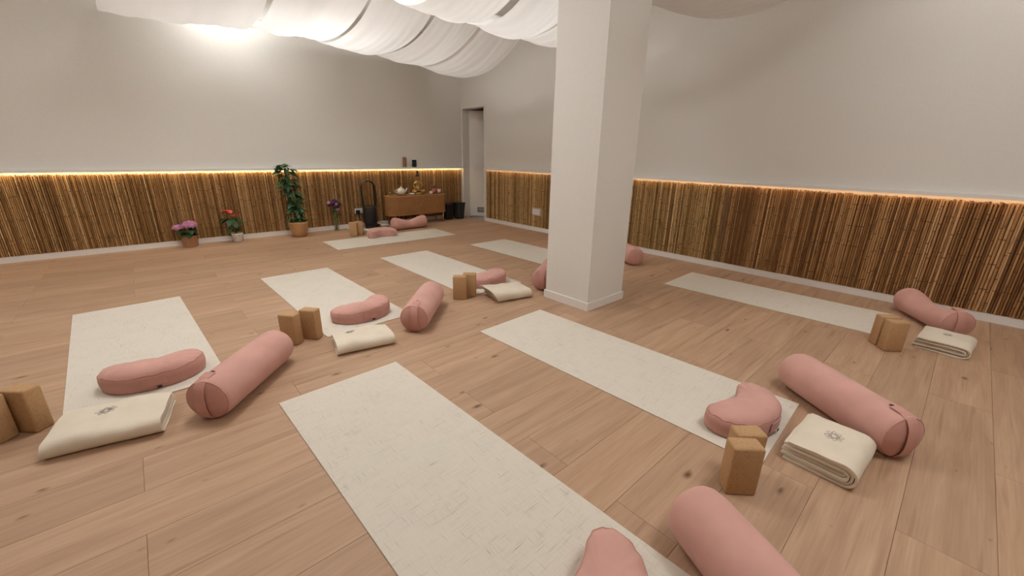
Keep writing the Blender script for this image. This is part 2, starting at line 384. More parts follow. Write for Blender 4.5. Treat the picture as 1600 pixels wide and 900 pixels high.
# ------------------------------------------------------------------ bamboo cane panels
rng = random.Random(3)
def cane_mesh(r, h):
    rings = [(0.0, r)]
    z = rng.uniform(0.06, 0.2)
    while z < h - 0.05:
        rings += [(z - 0.012, r * 0.97), (z - 0.003, r * 1.13), (z + 0.004, r * 0.95), (z + 0.012, r)]
        z += rng.uniform(0.18, 0.34)
    rings.append((h, r * rng.uniform(0.88, 0.98)))
    bx, by = rng.uniform(-.0012, .0012), rng.uniform(0, .003)
    vs = []; fs = []; n = 7
    for z, rr in rings:
        u = z / h
        for k in range(n): vs.append((rr * math.cos(2 * PI * k / n) + bx * math.sin(PI * u), rr * math.sin(2 * PI * k / n) - by * math.sin(PI * u), z))
    for i in range(len(rings) - 1):
        for k in range(n): fs.append((i * n + k, i * n + (k + 1) % n, (i + 1) * n + (k + 1) % n, (i + 1) * n + k))
    b = (len(rings) - 1) * n; fs.append(tuple(b + k for k in range(n)))
    me = smoothed(mesh(vs, fs), 60)
    me['node_rings'] = [i for i in range(len(rings) - 1) if i % 4 == 2]
    me['nside'] = n
    return me
CANES = {m: [] for m in ('bam1', 'bam2', 'bam3')}
for m in CANES:
    for r in (0.0058, 0.0066, 0.0074, 0.0082, 0.0095):
        for k in range(3):
            me = cane_mesh(r, 0.862 + rng.uniform(-.006, .006)); me.materials.append(MAT[m]); me.materials.append(MAT['node']); CANES[m].append((r, me))
            for i in me['node_rings']:
                for q in range(i * 7, i * 7 + 7): me.polygons[q].material_index = 1
def panel(label, wall, a, b, mat):
    t = thing('bamboo_panel', label, 'wall panel', ((a + b) / 2, 0, 0.07) if wall == 'L' else (0, (a + b) / 2, 0.07), 0, 'bamboo cane panels under the ledges')
    s = min(a, b); e = max(a, b); mid = (a + b) / 2
    hl = (e - s) / 2
    (MB().box(-hl, hl, -.003, -.0004, 0, .845) if wall == 'L' else MB().box(-.003, -.0004, -hl, hl, 0, .845)).build('gap_shade_sheet', 'slatd', t)  # dark sheet added over the wall to stand for shade in the cane gaps
    while True:
        r, me = rng.choice(CANES[mat])
        if s + 2 * r > e: break
        c = s + r - mid; d = -(r + .004 + rng.uniform(0.000, 0.004))
        o = bpy.data.objects.new('cane', me); COL.objects.link(o); o.parent = t
        o.location = (c, d, 0) if wall == 'L' else (d, c, 0)
        lean = rng.gauss(0, 0.0018)
        o.rotation_euler = (0, lean, 0)
        o.rotation_euler.z = 0 if wall == 'L' else -PI / 2
        s += 2 * r + rng.choice((0.0008, 0.0016, 0.0024, 0.0036))
    return t
panel('long brown bamboo cane panel on left wall behind the potted plants', 'L', -7.1, -2.575, 'bam1')
panel('bamboo cane panel on left wall behind the black fan and oak cabinet', 'L', -2.57, -0.03, 'bam1')
panel('yellowish bamboo cane panel on right wall between doorway and pillar and just beyond it', 'R', -5.115, -0.785, 'bam2')
panel('darker reddish bamboo cane panel at the right end of the right wall', 'R', -8.3, -5.12, 'bam3')

# LED strips under the ledges
def led(label, x0, x1, y0, y1, mt='led'):
    t = thing('led_strip', label, 'light strip', ((x0 + x1) / 2, (y0 + y1) / 2, 0.9585), 0, 'warm light strips under the ledges')
    cx, cy = (x0 + x1) / 2, (y0 + y1) / 2
    MB().box(x0 - cx, x1 - cx, y0 - cy, y1 - cy, 0.0055, 0.0095).build('channel', 'metalw', t)
    i = 0.002
    MB().box(x0 - cx + i, x1 - cx - i, y0 - cy + i, y1 - cy - i, 0.0015, 0.005).build('diffuser', mt, t)
led('warm glowing light strip under the left wall ledge', -7.6, -0.05, -0.052, -0.040)
led('warm glowing light strip under the right wall ledge', -0.052, -0.040, -8.8, -0.80, 'led2')

# ------------------------------------------------------------------ draped ceiling
BARS = [(-0.42, 2.78), (-2.75, 2.74), (-4.33, 2.76), (-6.3, 2.74)]
def drape(label, x0, x1, lows, last, seed, x0b=None):
    # lows: per bay (lowest z at x0 edge, lowest z at x1 edge)
    nx = 40; pts = []; nyb = 26
    for b in range(last):
        (ya, za), (yb, zb) = BARS[b], BARS[b + 1]
        for j in range(nyb + (1 if b == last - 1 else 0)):
            u = j / nyb; rowp = []
            for i in range(nx + 1):
                s = i / nx; lo = lows[b][0] * (1 - s) + lows[b][1] * s
                sag = (za + zb) / 2 - lo
                x = x0 + (x1 - x0) * s + 0.02 * nz(u * 3 + b * 7, seed, s * .5)
                prof = (4 * u * (1 - u)) ** 0.85
                edge = (2 * s - 1) ** 2
                z = za * (1 - u) + zb * u - sag * prof * (1 - 0.10 * edge)
                z += 0.028 * nz(s * 3.4 + seed * 3.1, u * 0.9 + b * 5.3, seed) * min(1, 6 * u * (1 - u) + .15) + 0.016 * nz(s * 10, u * 1.2 + b, seed + 9) + 0.010 * (0.35 - abs(nz(s * 9 + 2.5 * u, u * 0.7 + b * 3, seed + 21)))
                y = ya * (1 - u) + yb * u + 0.05 * nz(s * 2, u * 2 + b, seed + 4)
                rowp.append((x, y, z))
            pts.append(rowp)
    vs = [p for r in pts for p in r]; fs = []
    for j in range(len(pts) - 1):
        for i in range(nx): a = j * (nx + 1) + i; fs.append((a, a + 1, a + nx + 2, a + nx + 1))
    me = mesh(vs, fs, True)
    o = link('ceiling_drape', me, 'drape')
    return tag(o, label, 'ceiling cloth', 'white cloth strips slung under the ceiling')
drape('wide white cloth swag at top left, left of the bright slit', -4.85, -3.70, [(2.33, 2.43)], 1, 1)
drape('white cloth swag just right of the bright slit near top left', -3.62, -2.86, [(2.45, 2.46)], 1, 2)
drape('white cloth swag with folds above the black fan', -2.84, -2.20, [(2.42, 2.385), (2.38, 2.36), ], 2, 3)
drape('white cloth swag above the oak cabinet, beside the glowing patch', -2.14, -1.52, [(2.385, 2.35), (2.365, 2.36)], 2, 4)
drape('white cloth swag nearest the right wall, passing behind the pillar', -1.58, -0.90, [(2.36, 2.27), (2.37, 2.37), (2.36, 2.295)], 3, 5)
for k, (y, z) in enumerate(BARS):
    segs = [[(-4.95, -0.75), (-4.95, -0.75), (-2.95, -0.75), (-1.75, -0.75)][k]]
    lab = ['thin white rod holding the cloth along the left wall', 'thin white rod behind the first row of cloth swags', 'thin white rod just behind the pillar top', 'thin white rod in front of the pillar top', 'thin white rod over the near end of the room'][k]
    for a, b in segs:
        t = thing('drape_rod', lab, 'rod', ((a + b) / 2, y, z + 0.012), 0, 'rods holding the cloth')
        MB().tube([(-(b - a) / 2, 0, 0), ((b - a) / 2, 0, 0)], 0.008, 8).build('rod', 'metalw', t, True)
        for q in (-(b - a) / 2 + .05, 0.3, (b - a) / 2 - .05): MB().tube([(q, 0, 0), (q, 0, HC - z - 0.012)], 0.002, 5).build('wire', 'metalw', t)

LAMPM = {}
def ceiling_light(label, x, y, sx, sy, k=1.0, z=HC - 0.045):
    t = thing('ceiling_light', label, 'ceiling lamp', (x, y, z), 0, 'lamps above the cloth')
    a, b = sx / 2, sy / 2
    if k not in LAMPM: LAMPM[k] = emis('lamp_diffuser', (1.0, 0.99, 0.97), LAMP_W * k)
    fr = MB(); fr.box(-a, a, -b, -b + .012, 0, .045); fr.box(-a, a, b - .012, b, 0, .045); fr.box(-a, -a + .012, -b + .012, b - .012, 0, .045); fr.box(a - .012, a, -b + .012, b - .012, 0, .045)
    fr.build('frame', 'metalw', t)
    MB().box(-a + .0125, a - .0125, -b + .0125, b - .0125, .004, .012).build('diffuser', LAMPM[k], t)
    return t
ceiling_light('slim ceiling lamp by the left wall that lights the wall patch', -3.70, -0.34, 0.6, 0.12, 1.25)
ceiling_light('added unseen lamp that brightens the cloth swag at top left', -4.2, -1.7, 0.8, 0.8, 0.055)  # added above the cloth to make this swag more luminous
ceiling_light('added unseen lamp that brightens the back through the swag above the fan', -3.0, -1.6, 0.8, 0.8, 0.15)  # added source; lifts the back wall and far floor through the cloth
ceiling_light('small ceiling lamp over the glowing cloth patch left of the pillar', -2.60, -3.20, 0.2, 0.2, 1.1)
ceiling_light('ceiling lamp over the bright cloth edge beside the pillar', -1.6, -3.5, 0.8, 0.8, 0.085)
ceiling_light('added unseen lamp above the frame that lights the middle of the room', -4.1, -4.0, 0.9, 0.9, 0.34)  # unseen, added as direct light for the whole room
ceiling_light('added unseen lamp that brightens the far corner through its swag', -1.5, -1.6, 0.8, 0.8, 0.055)  # added to lighten the far corner, no such lamp seen
ceiling_light('added unseen lamp in front of the pillar that brightens the right wall side', -0.7, -6.9, 0.6, 0.6, 0.16)  # fill light added for the dark right side, out of view
ceiling_light('added unseen lamp that brightens the far left side of the room', -6.1, -2.6, 0.8, 0.8, 0.27)  # added out of view to even out the light on the left
ceiling_light('added unseen lamp giving weak fill in the near left corner', -6.4, -6.4, 0.6, 0.6, 0.08)  # weak added fill, unseen
ceiling_light('added unseen lamp over the near end that fills the right side', -2.9, -7.4, 0.9, 0.9, 0.30)  # added on the viewer's side to lift the right wall and pillar

# ------------------------------------------------------------------ yoga props
def yoga_mat(label, x, y, deg, wd=0.652, ln=1.83):
    # (x, y) = far-left corner; short edge along the angle, long edge towards the viewer
    t = R_(deg); ex = Vector((math.cos(t), math.sin(t))); ey = Vector((math.sin(t), -math.cos(t)))
    c = Vector((x, y)) + ex * wd / 2 + ey * ln / 2
    me = MB().box(-wd / 2, wd / 2, -ln / 2, ln / 2, 0, 0.0042).mesh(); bevel_mesh(me, 0.0012, 1)
    o = link('yoga_mat', me, 'jute', None, (c.x, c.y, 0.0004), (0, 0, t))
    return tag(o, label, 'yoga mat', 'cream yoga mats on the floor')
yoga_mat('cream woven yoga mat in the centre foreground, cut off by the bottom edge', -4.5868, -4.8461, 1.77)
yoga_mat('cream yoga mat at far left under the leftmost crescent cushion', -5.4679, -2.5639, 2.68)
yoga_mat('cream yoga mat behind the pair of cork blocks and cream blanket, left of centre', -4.1688, -2.3739, 1.19)
yoga_mat('cream yoga mat in mid room, left of the pillar', -2.8763, -2.3036, 0.31)
yoga_mat('cream yoga mat lying lengthwise in front of the oak cabinet', -3.1084, -1.5655, 88.84)
yoga_mat('cream yoga mat partly hidden behind the pillar', -1.555, -2.36, 1.0)
yoga_mat('long cream yoga mat in front of the pillar with crescent cushion at its end', -3.2673, -4.8010, 2.13)
yoga_mat('cream yoga mat parallel to the right wall', -1.1205, -5.0749, 1.64, ln=1.70)

BL, BR = 0.60, 0.105
def bolster(label, x, y, deg, waist=0.0, handle=1, seed=0, near=-1):
    t = thing('bolster', label, 'bolster', (x, y, 0), R_(deg), 'pink yoga bolsters')
    n = 36; prof = []; h = BL / 2
    rim = {near: (.91, .955, .985, .998), -near: (.80, .87, .945, .985)}      # the handle end is flatter than the plain end
    for du, r in zip((0, .006, .02, .045), rim[-1]): prof.append((-h + du, r))
    for k in range(1, 16): prof.append((-h + .045 + (BL - .09) * k / 16, 1.0))
    for du, r in zip((.045, .02, .006, 0), rim[1][::-1]): prof.append((h - du, r))
    def pt(u, rr, a):
        c = math.cos(PI * u / BL) ** 2; wz = 1 - waist * c; wy = 1 - 0.45 * waist * c
        lump = 1 + 0.018 * nz(u * 5 + seed, math.cos(a) * 1.2, math.sin(a) * 1.2 + seed) + 0.006 * nz(u * 17, math.cos(a) * 4, math.sin(a) * 4 + seed)
        yy = BR * rr * lump * math.cos(a) * wy; zz = BR + BR * rr * lump * math.sin(a)
        zz = zz * wz
        if zz < 0.014: zz = 0.004 + max(zz, -.02) * 0.5 + 0.003
        return (u, yy, max(zz, 0.0015))
    vs = []; fs = []
    for u, rr in prof:
        for k in range(n): vs.append(pt(u, rr, 2 * PI * k / n))
    for i in range(len(prof) - 1):
        for k in range(n): fs.append((i * n + k, i * n + (k + 1) % n, (i + 1) * n + (k + 1) % n, (i + 1) * n + k))
    link('body', mesh(vs, fs, True), 'pink', t)
    for s in (-1, 1):
        r0 = rim[s][0]
        rr_ = [(r0, 0), (r0 - .10, .008), (.50, .018), (.25, .023), (.02, .021)]
        vs = []; fs = []
        for r, d in rr_:
            for k in range(n):
                a = 2 * PI * k / n; p = pt(s * h, r, a)
                vs.append((s * (h + d + .004 * nz(r * 6, math.cos(a) * 2, math.sin(a) * 2 + seed) * (1 if r < .75 else 0)), p[1], p[2]))
        for i in range(len(rr_) - 1):
            for k in range(n): fs.append((i * n + k, i * n + (k + 1) % n, (i + 1) * n + (k + 1) % n, (i + 1) * n + k))
        fs.append(tuple((len(rr_) - 1) * n + k for k in range(n)))
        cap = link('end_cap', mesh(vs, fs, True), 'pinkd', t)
        path = [Vector(pt(s * (h - .001), r0 + .012, 2 * PI * k / n)) for k in range(n)]
        if s == near: MB().tube(path, 0.0024, 6, closed=True).build('piping', 'seam', t, True)
        if s == near and handle:
            # webbing handle strapped over the end
            wv = 0.024; seq = []
            for q in range(17):
                v = -1 + 2 * q / 16
                zz = BR + v * BR * 0.90; bul = 0.014 * (1 - v * v) + 0.016 * (1 - v ** 4) + 0.002
                seq.append((s * (h + bul), zz * (1 if zz > .014 else 1)))
            seq = [(s * (h - .07), 2 * BR + .0025), (s * (h - .03), 2 * BR * .995 + .001)] + seq[::-1]
            vs = []; fs = []
            sh = 0.012 * math.sin(seed * 2.1)
            for u, zz in seq:
                for dx, dyy in ((0, -wv), (0, wv), (s * .003, wv), (s * .003, -wv)):
                    up_ = 0.003 if zz >= 2 * BR * .99 and dx else 0
                    vs.append((u + (dx if not up_ else 0), dyy + sh, zz + up_))
            m_ = len(seq)
            for i in range(m_ - 1):
                for k in range(4): fs.append((i * 4 + k, i * 4 + (k + 1) % 4, i * 4 + 4 + (k + 1) % 4, i * 4 + 4 + k))
            fs.append((0, 1, 2, 3)); fs.append(tuple((m_ - 1) * 4 + k for k in (3, 2, 1, 0)))
            hnd = link('handle', mesh(vs, fs), 'pinkd', t)
            MB().box(s * (h - .078) - .008, s * (h - .078) + .008, sh - .007, sh + .007, 2 * BR * 0.985, 2 * BR * 1.003 + .003).build('tab', 'tag', hnd)
    return t
bolster('pink bolster cushion at left, between the leftmost mat and the front mat', -4.655, -4.560, 47.5, seed=1)
bolster('pink bolster standing off the mat end left of centre, beside a cream blanket', -3.420, -4.293, 46, seed=2)
bolster('pink bolster half hidden behind the left side of the pillar', -1.985, -4.272, 32, seed=3)
bolster('small looking pink bolster with a sunken middle in front of the oak cabinet', -1.585, -0.655, 2, waist=0.30, seed=4, near=1)
bolster('pink bolster by the right wall peeking out behind the pillar', -0.555, -4.23, 58, seed=5)
bolster('pink bolster at right lying beside the blanket with the clear grey emblem', -2.526, -6.752, 55.5, seed=6)
bolster('pink bolster with a pinched waist by the right wall', -0.440, -6.943, 33, waist=0.26, seed=7)
bolster('pink bolster cut off by the bottom edge at right', -3.864, -6.836, 64, seed=8)

def catmull(P, m=6):
    out = []; n = len(P)
    for i in range(n):
        a, b, c, d = (Vector(P[(i + k) % n]) for k in (-1, 0, 1, 2))
        for j in range(m):
            t = j / m
            out.append(0.5 * ((2 * b) + (c - a) * t + (2 * a - 5 * b + 4 * c - d) * t * t + (3 * b - a - 3 * c + d) * t ** 3))
    return out
CRES = [(0, -.128), (.10, -.114), (.178, -.066), (.220, .002), (.222, .062), (.192, .104), (.138, .108), (.070, .078), (0, .062), (-.070, .078), (-.138, .108), (-.192, .104), (-.222, .062), (-.220, .002), (-.178, -.066), (-.10, -.114)]
def crescent(label, x, y, deg, h=0.098, seed=0, squash=1.0, tilt=0.0):
    t = thing('crescent_cushion', label, 'cushion', (x, y, 0.005), R_(deg), 'pink crescent cushions')
    O = catmull([(a, b, 0) for a, b in CRES], 5); n = len(O); C = Vector((0, -.035, 0))
    def ring(sc, z, wr=0.0, tw=0.0):
        out = []
        for i, p in enumerate(O):
            q = C + (p - C) * sc
            hz = 1 + tilt * q.x / .22
            w_ = wr * (nz(i * .45 + seed * 5, seed, z * 9) + .45 * nz(i * 1.3 + seed * 3, seed, z * 5)) + tw * nz(q.x * 9, q.y * 9, seed)
            out.append((q.x + w_ * .4, q.y * squash + w_ * .4, max(0.0005, z * hz + w_ * (1 if z > .03 else 0))))
        return out
    def loft(rs, close=False):
        vs = [p for r in rs for p in r]; fs = []
        for i in range(len(rs) - 1):
            for k in range(n): fs.append((i * n + k, i * n + (k + 1) % n, (i + 1) * n + (k + 1) % n, (i + 1) * n + k))
        return vs, fs
    rt_ = ring(.970, h - .012, .010)
    vs, fs = loft([ring(.95, 0.0), ring(.99, .008), ring(1.012, .03), ring(1.018, h * .55, .004), ring(1.008, h * .82, .008), rt_])
    fs.append(tuple(range(n - 1, -1, -1)))
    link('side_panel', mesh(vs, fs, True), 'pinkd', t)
    vs, fs = loft([rt_, ring(.93, h - .001, .008, .006), ring(.82, h + .012, .005, .010), ring(.62, h + .022, .004, .016), ring(.4, h + .027, 0, .014), ring(.15, h + .029, 0, .010)])
    b = 5 * n; fs.append(tuple(b + k for k in range(n)))
    link('top_panel', mesh(vs, fs, True), 'pink', t)
    MB().tube([(p[0], p[1], p[2] + .001) for p in rt_], 0.0028, 6, closed=True).build('piping', 'seam', t, True)
    # carrying handle on the outer curve
    vs = []; fs = []
    hs = []
    for q in range(9):
        xx = -.052 + .104 * q / 8; yy = (-.128 * 1.018 + 0.62 * xx * xx) * squash - .0012
        hs.append((xx, yy - .004 * math.sin(PI * q / 8)))
    for xx, yy in hs:
        for dy, zz in ((0, h * .30), (-.0028, h * .30), (-.0028, h * .80), (0, h * .80)): vs.append((xx, yy + dy, zz))
    for i in range(8):
        for k in range(4): fs.append((i * 4 + k, i * 4 + (k + 1) % 4, i * 4 + 4 + (k + 1) % 4, i * 4 + 4 + k))
    fs.append((0, 1, 2, 3)); fs.append((35, 34, 33, 32))
    hn = link('handle', mesh(vs, fs), 'pinkd', t)
    MB().box(.010, .030, hs[4][1] - .0045, hs[4][1] - .0028, h * .12, h * .24).build('woven_tag', 'tag', hn)
    return t
crescent('pink crescent cushion on the leftmost mat behind a cream blanket', -5.035, -4.165, -4, seed=1)
crescent('pink crescent cushion on the mat end left of centre, beside two cork blocks', -3.79, -4.00, 2, seed=2, tilt=.12)
crescent('pink crescent cushion half hidden by cork blocks and blanket, left of the pillar', -2.52, -3.955, -4, seed=3, tilt=.12)
crescent('small looking pink crescent cushion on the mat in front of the black fan', -2.26, -1.03, 176, seed=4)
crescent('pink crescent cushion with its hollow side showing, on the mat at right', -2.92, -6.465, -4, seed=5)
crescent('pink crescent cushion cut off at the bottom edge on the front mat', -4.205, -6.515, 2, seed=6)

_bk = None
def cork_block(label, x, y, deg, z=0.0):
    global _bk
    if _bk is None:
        me = MB().box(-.0575, .0575, -.036, .036, 0, .212).mesh(); bevel_mesh(me, 0.009, 2); smoothed(me, 50); me.materials.append(MAT['cork']); _bk = me
    o = link('cork_block', _bk, None, None, (x, y, z), (0, 0, R_(deg)))
    return tag(o, label, 'yoga block', 'upright cork yoga blocks')
cork_block('cork yoga block at the left edge beside the blanket, the right one of the pair', -5.470, -4.335, -44)
cork_block('cork yoga block cut off by the left edge of the photo', -5.575, -4.345, -44)
cork_block('left cork yoga block of the pair behind the big left bolster', -4.333, -4.140, -53)
cork_block('right cork yoga block of the pair behind the big left bolster', -4.205, -4.135, -50)
cork_block('left cork yoga block of the pair left of the pillar', -2.965, -4.125, -40)
cork_block('right cork yoga block of the pair left of the pillar', -2.850, -4.115, -40)
cork_block('small looking cork block near the flower vase, the nearer one of two', -2.57, -0.745, -40)
cork_block('small looking cork block near the black fan, the farther one of two', -2.475, -0.72, -40)
cork_block('front cork yoga block of the pair beside the blanket with clear emblem', -3.402, -6.606, -45)
cork_block('rear cork yoga block standing at the corner of the long front mat', -3.312, -6.585, -42)
cork_block('front cork yoga block at the end of the mat along the right wall', -1.315, -6.820, -50)
cork_block('rear cork yoga block half hidden at the end of the right wall mat', -1.24, -6.765, -50)

def blanket(label, x, y, deg, lx=0.36, ly=0.27, h=0.076, n_u=4, seed=0, mat='cream', emb=None, splay=0.0, z0=0.0005):
    t = thing('folded_blanket', label, 'blanket', (x, y, z0), R_(deg), 'folded blankets')
    N = 2 * n_u; tk = h / N; mb = MB(); rg = random.Random(seed)
    nx = 16
    topz = {}
    for u in range(n_u):
        zb = tk * (u + .5); zt = h - tk * (u + .5); ry = (zt - zb) / 2; zc = (zt + zb) / 2
        yf = -ly / 2 + h / 2          # centre of the fold on the viewer's side
        ye1 = ly / 2 - rg.uniform(0, .022); ye2 = ly / 2 - rg.uniform(0, .022)
        x0 = -lx / 2 + rg.uniform(0, .010) + (0.012 if u % 2 else 0.0); x1 = lx / 2 - rg.uniform(0, .012)
        cl = []
        for k in range(9): cl.append((ye1 + (yf - ye1) * k / 8, zb))
        for k in range(1, 8):
            a = -PI / 2 - PI * k / 8; cl.append((yf + (ry if ry > tk * .6 else tk * .6) * math.cos(a) * 1.0, zc + ry * math.sin(a)))
        for k in range(9): cl.append((yf + (ye2 - yf) * k / 8, zt))
        m = len(cl); hw = tk * 0.37
        out = []
        for i in range(m):
            a = Vector(cl[max(i - 1, 0)]); b = Vector(cl[min(i + 1, m - 1)]); d = (b - a).normalized(); nn = Vector((-d.y, d.x)); out.append((Vector(cl[i]), nn))
        prof = [p + q * hw for p, q in out]; prof.append(out[-1][0] + Vector((.0045, 0))); prof += [p - q * hw for p, q in reversed(out)]; prof.append(out[0][0] + Vector((.0045, 0)))
        kk = len(prof); vs = []; fs = []
        for i in range(nx + 1):
            s = i / nx; xx = x0 + (x1 - x0) * s
            e = min(s, 1 - s); rnd = 1.0 if e > .02 else .72
            for p in prof:
                pz = p.y; f = pz / h
                sx = xx + splay * (f - .5) * (1 - s) * -1 + .006 * nz(p.x * 9, f * 3 + seed, 2.2)
                dz = f * (.013 * nz(xx * 7 + seed * 3, p.x * 7, seed) + .005 * nz(xx * 19 + seed, p.x * 23, seed + 5) - .006 * (2 * s - 1) ** 4 + splay * .35 * (1 - s) ** 3)
                dz += f * -.006 * max(0, (p.x - ly * .2) / (ly * .3)) * rg.uniform(.9, 1.1)
                dy = .004 * nz(xx * 6, pz * 30, seed + 3) + .006 * nz(xx * 3, 0, seed + 8) * f
                vs.append((sx, p.x + dy, max(.0002, pz + dz)))
        for i in range(nx):
            for k in range(kk): fs.append((i * kk + k, i * kk + (k + 1) % kk, (i + 1) * kk + (k + 1) % kk, (i + 1) * kk + k))
        # end faces as quads across the sheet
        half = m
        for base in (0, nx * kk):
            for k in range(m - 1): fs.append((base + k, base + k + 1, base + kk - 3 - k, base + kk - 2 - k))
            fs.append((base + m - 1, base + m, base + m + 1)); fs.append((base + kk - 2, base + kk - 1, base))
        mb.add(vs, fs)
    body = link('folded_cloth', smoothed(mb.mesh(), 55), mat, t)
    if emb is not None:
        ex, ey, es, rot = emb
        dg = bpy.context.evaluated_depsgraph_get()
        from mathutils.bvhtree import BVHTree
        bv = BVHTree.FromPolygons([v.co[:] for v in body.data.vertices], [p.vertices[:] for p in body.data.polygons])
        em = MB()
        def surf(px, py):
            r = bv.ray_cast(Vector((px, py, .5)), Vector((0, 0, -1))); return Vector((px, py, (r[0].z if r[0] else h) + .0006))
        for ly_, np_, ro, ri, wd in ((0, 8, 1.0, .30, .24), (1, 8, .62, .15, .18)):
            for k in range(np_):
                a = 2 * PI * (k + .5 * ly_) / np_ + rot; path = []
                for q in range(11):
                    s = q / 10; rr = ri + (ro - ri) * math.sin(PI * s); off = wd * math.cos(PI * s)
                    px = ex + es * (rr * math.cos(a) - off * math.sin(a)); py = ey + es * (rr * math.sin(a) + off * math.cos(a)) * .8
                    path.append(surf(px, py))
                em.tube(path, 0.0009, 4)
        e_ = em.build('emblem', 'emblem', t); e_['label'] = 'grey stitched flower emblem'
    return t
blanket('folded cream blanket at the left edge, in front of the leftmost mat', -5.195, -4.585, -13, lx=.40, ly=.30, h=.082, seed=1, emb=(-.03, .05, .038, .2))
blanket('folded cream blanket in front of the crescent cushion left of centre', -3.975, -4.44, -11, lx=.36, ly=.27, h=.072, seed=2, emb=(-.07, .06, .03, .5))
blanket('folded cream blanket with splayed layers left of the pillar', -2.60, -4.345, -12, lx=.37, ly=.28, h=.088, seed=3, splay=.07)
blanket('small looking folded cream blanket behind the far crescent cushion', -2.16, -0.70, 2, lx=.42, ly=.30, h=.065, seed=4)
blanket('folded cream blanket with a clear grey emblem beside the right bolster', -2.922, -6.80, -3, lx=.33, ly=.26, h=.102, seed=5, emb=(.02, .0, .042, .3))
blanket('folded cream blanket beside the pinched bolster at the right wall', -0.965, -7.065, -4, lx=.33, ly=.28, h=.085, seed=6, emb=(.04, .0, .032, .1))
blanket('flat pile of pale greyish cloth on the floor beside the black fan', -1.84, -0.15, 4, lx=.16, ly=.22, h=.05, n_u=3, seed=7, mat='greyb', splay=.03)

# ------------------------------------------------------------------ oak cabinet and what stands on it
cab = thing('cabinet', 'low oak sideboard with rounded ends and slatted sliding doors against the left wall', 'cabinet', (-1.18, -0.20, 0), 0)
CXH, CYH, CR = 0.59, 0.165, 0.15
def rrect(a, b, r, n=8):
    P = []
    for cx, cy, a0 in ((a - r, b - r, 0), (-a + r, b - r, 90), (-a + r, -b + r, 180), (a - r, -b + r, 270)):
        for k in range(n + 1): q = R_(a0 + 90 * k / n); P.append((cx + r * math.cos(q), cy + r * math.sin(q)))
    return P
MB().prism(rrect(CXH - .014, CYH - .014, CR - .014), .195, .49).build('body', 'slatd', cab)
MB().prism(rrect(CXH, CYH, CR), .49, .51).build('top', 'oakc', cab, bevel=0.003)
MB().prism(rrect(CXH, CYH, CR), .178, .195).build('bottom', 'oakc', cab, bevel=0.002)
# tambour slats round the whole front and ends
per = rrect(CXH - .008, CYH - .008, CR - .008, 10); seg = []; 
pts = [Vector(p) for p in per] + [Vector(per[0])]
tot = sum((pts[i + 1] - pts[i]).length for i in range(len(pts) - 1)); NS = 110
sm = MB().box(-.0105, .0105, -.005, .004, .1955, .4895).mesh(); bevel_mesh(sm, .0015, 1); sm.materials.append(MAT['oakc'])
acc = 0; i = 0
for k in range(NS):
    d = tot * (k + .5) / NS
    while acc + (pts[i + 1] - pts[i]).length < d: acc += (pts[i + 1] - pts[i]).length; i += 1
    dv = (pts[i + 1] - pts[i]).normalized(); p = pts[i] + dv * (d - acc)
    if p.y > CYH - .02: continue
    link('slat', sm, None, cab, (p.x, p.y, 0), (0, 0, math.atan2(dv.y, dv.x)))
for sx in (-1, 1):
    for sy in (-1, 1):
        MB().lathe([(.010, 0), (.015, .178)], 10).build('leg', 'oakl', cab, True, loc=(sx * (CXH - .10), sy * (CYH - .035), 0))
MB().box(-.012, .012, -CYH - .008, -CYH - .002, .30, .37).build('handle', 'oakl', cab)
ZT = 0.5105
# tray with glasses
t = thing('serving_tray', 'small pale tray at the left end of the oak cabinet top', 'tray', (-1.62, -0.19, ZT))
MB().lathe([(.075, 0), (.085, .003), (.09, .012), (.086, .013), (.08, .006)], 24).build('dish', 'oakl', t, True)
for k, (dx, dy) in enumerate(((-.03, .02), (.03, .025))):
    g = MB().lathe([(.022, 0), (.024, .004), (.026, .055), (.0235, .055), (.0215, .007)], 14).build('drinking_glass', 'glass', None, True, loc=(-1.62 + dx, -.19 + dy, ZT + .0065))
    tag(g, ['left clear drinking glass on the tray on the cabinet', 'right clear drinking glass on the tray, nearer the teapot'][k], 'glass', 'glasses on the tray')
t = thing('teapot', 'round white ceramic teapot on the oak cabinet', 'teapot', (-1.455, -0.19, ZT + .013))
MB().lathe([(.035, 0), (.060, .012), (.078, .045), (.076, .075), (.055, .102), (.033, .112)], 26).build('body', 'ceramic', t, True)
ld = MB().lathe([(.035, .112), (.030, .120), (.012, .126)], 18).build('lid', 'ceramic', t, True)
MB().lathe([(.006, .125), (.011, .133), (.010, .142), (.004, .147)], 12).build('knob', 'ceramic', ld, True)
MB().tube([(.065, 0, .045), (.095, 0, .065), (.110, 0, .095), (.122, 0, .108)], [.018, .014, .010, .008], 10).build('spout', 'ceramic', t, True)
MB().tube([(-.07, 0, .085), (-.105, 0, .088), (-.118, 0, .06), (-.10, 0, .035), (-.072, 0, .03)], .007, 8).build('handle', 'ceramic', t, True)
tag(MB().lathe([(.085, 0), (.10, .004), (.105, .012), (.10, .0125), (.09, .007)], 26).build('saucer', 'oakl', None, True, loc=(-1.44, -.19, ZT)), 'wooden plate under the white teapot', 'plate')
tag(MB().lathe([(.030, 0), (.045, .02), (.052, .034), (.049, .034), (.040, .02), (.025, .006)], 20).build('bowl', 'ceramic', None, True, loc=(-1.27, -.24, ZT)), 'low white bowl between teapot and golden figure', 'bowl')
tag(MB().prism(rrect(.16, .08, .07), 0, .008).build('wooden_board', 'oakl', None, False, loc=(-1.08, -.20, ZT)), 'pale oval board under the golden figure', 'board')
tag(MB().lathe([(.024, 0), (.030, .01), (.034, .05), (.031, .05), (.027, .012)], 18).build('cup', 'ceramic', None, True, loc=(-.88, -.24, ZT)), 'small white cup right of the golden figure', 'cup')
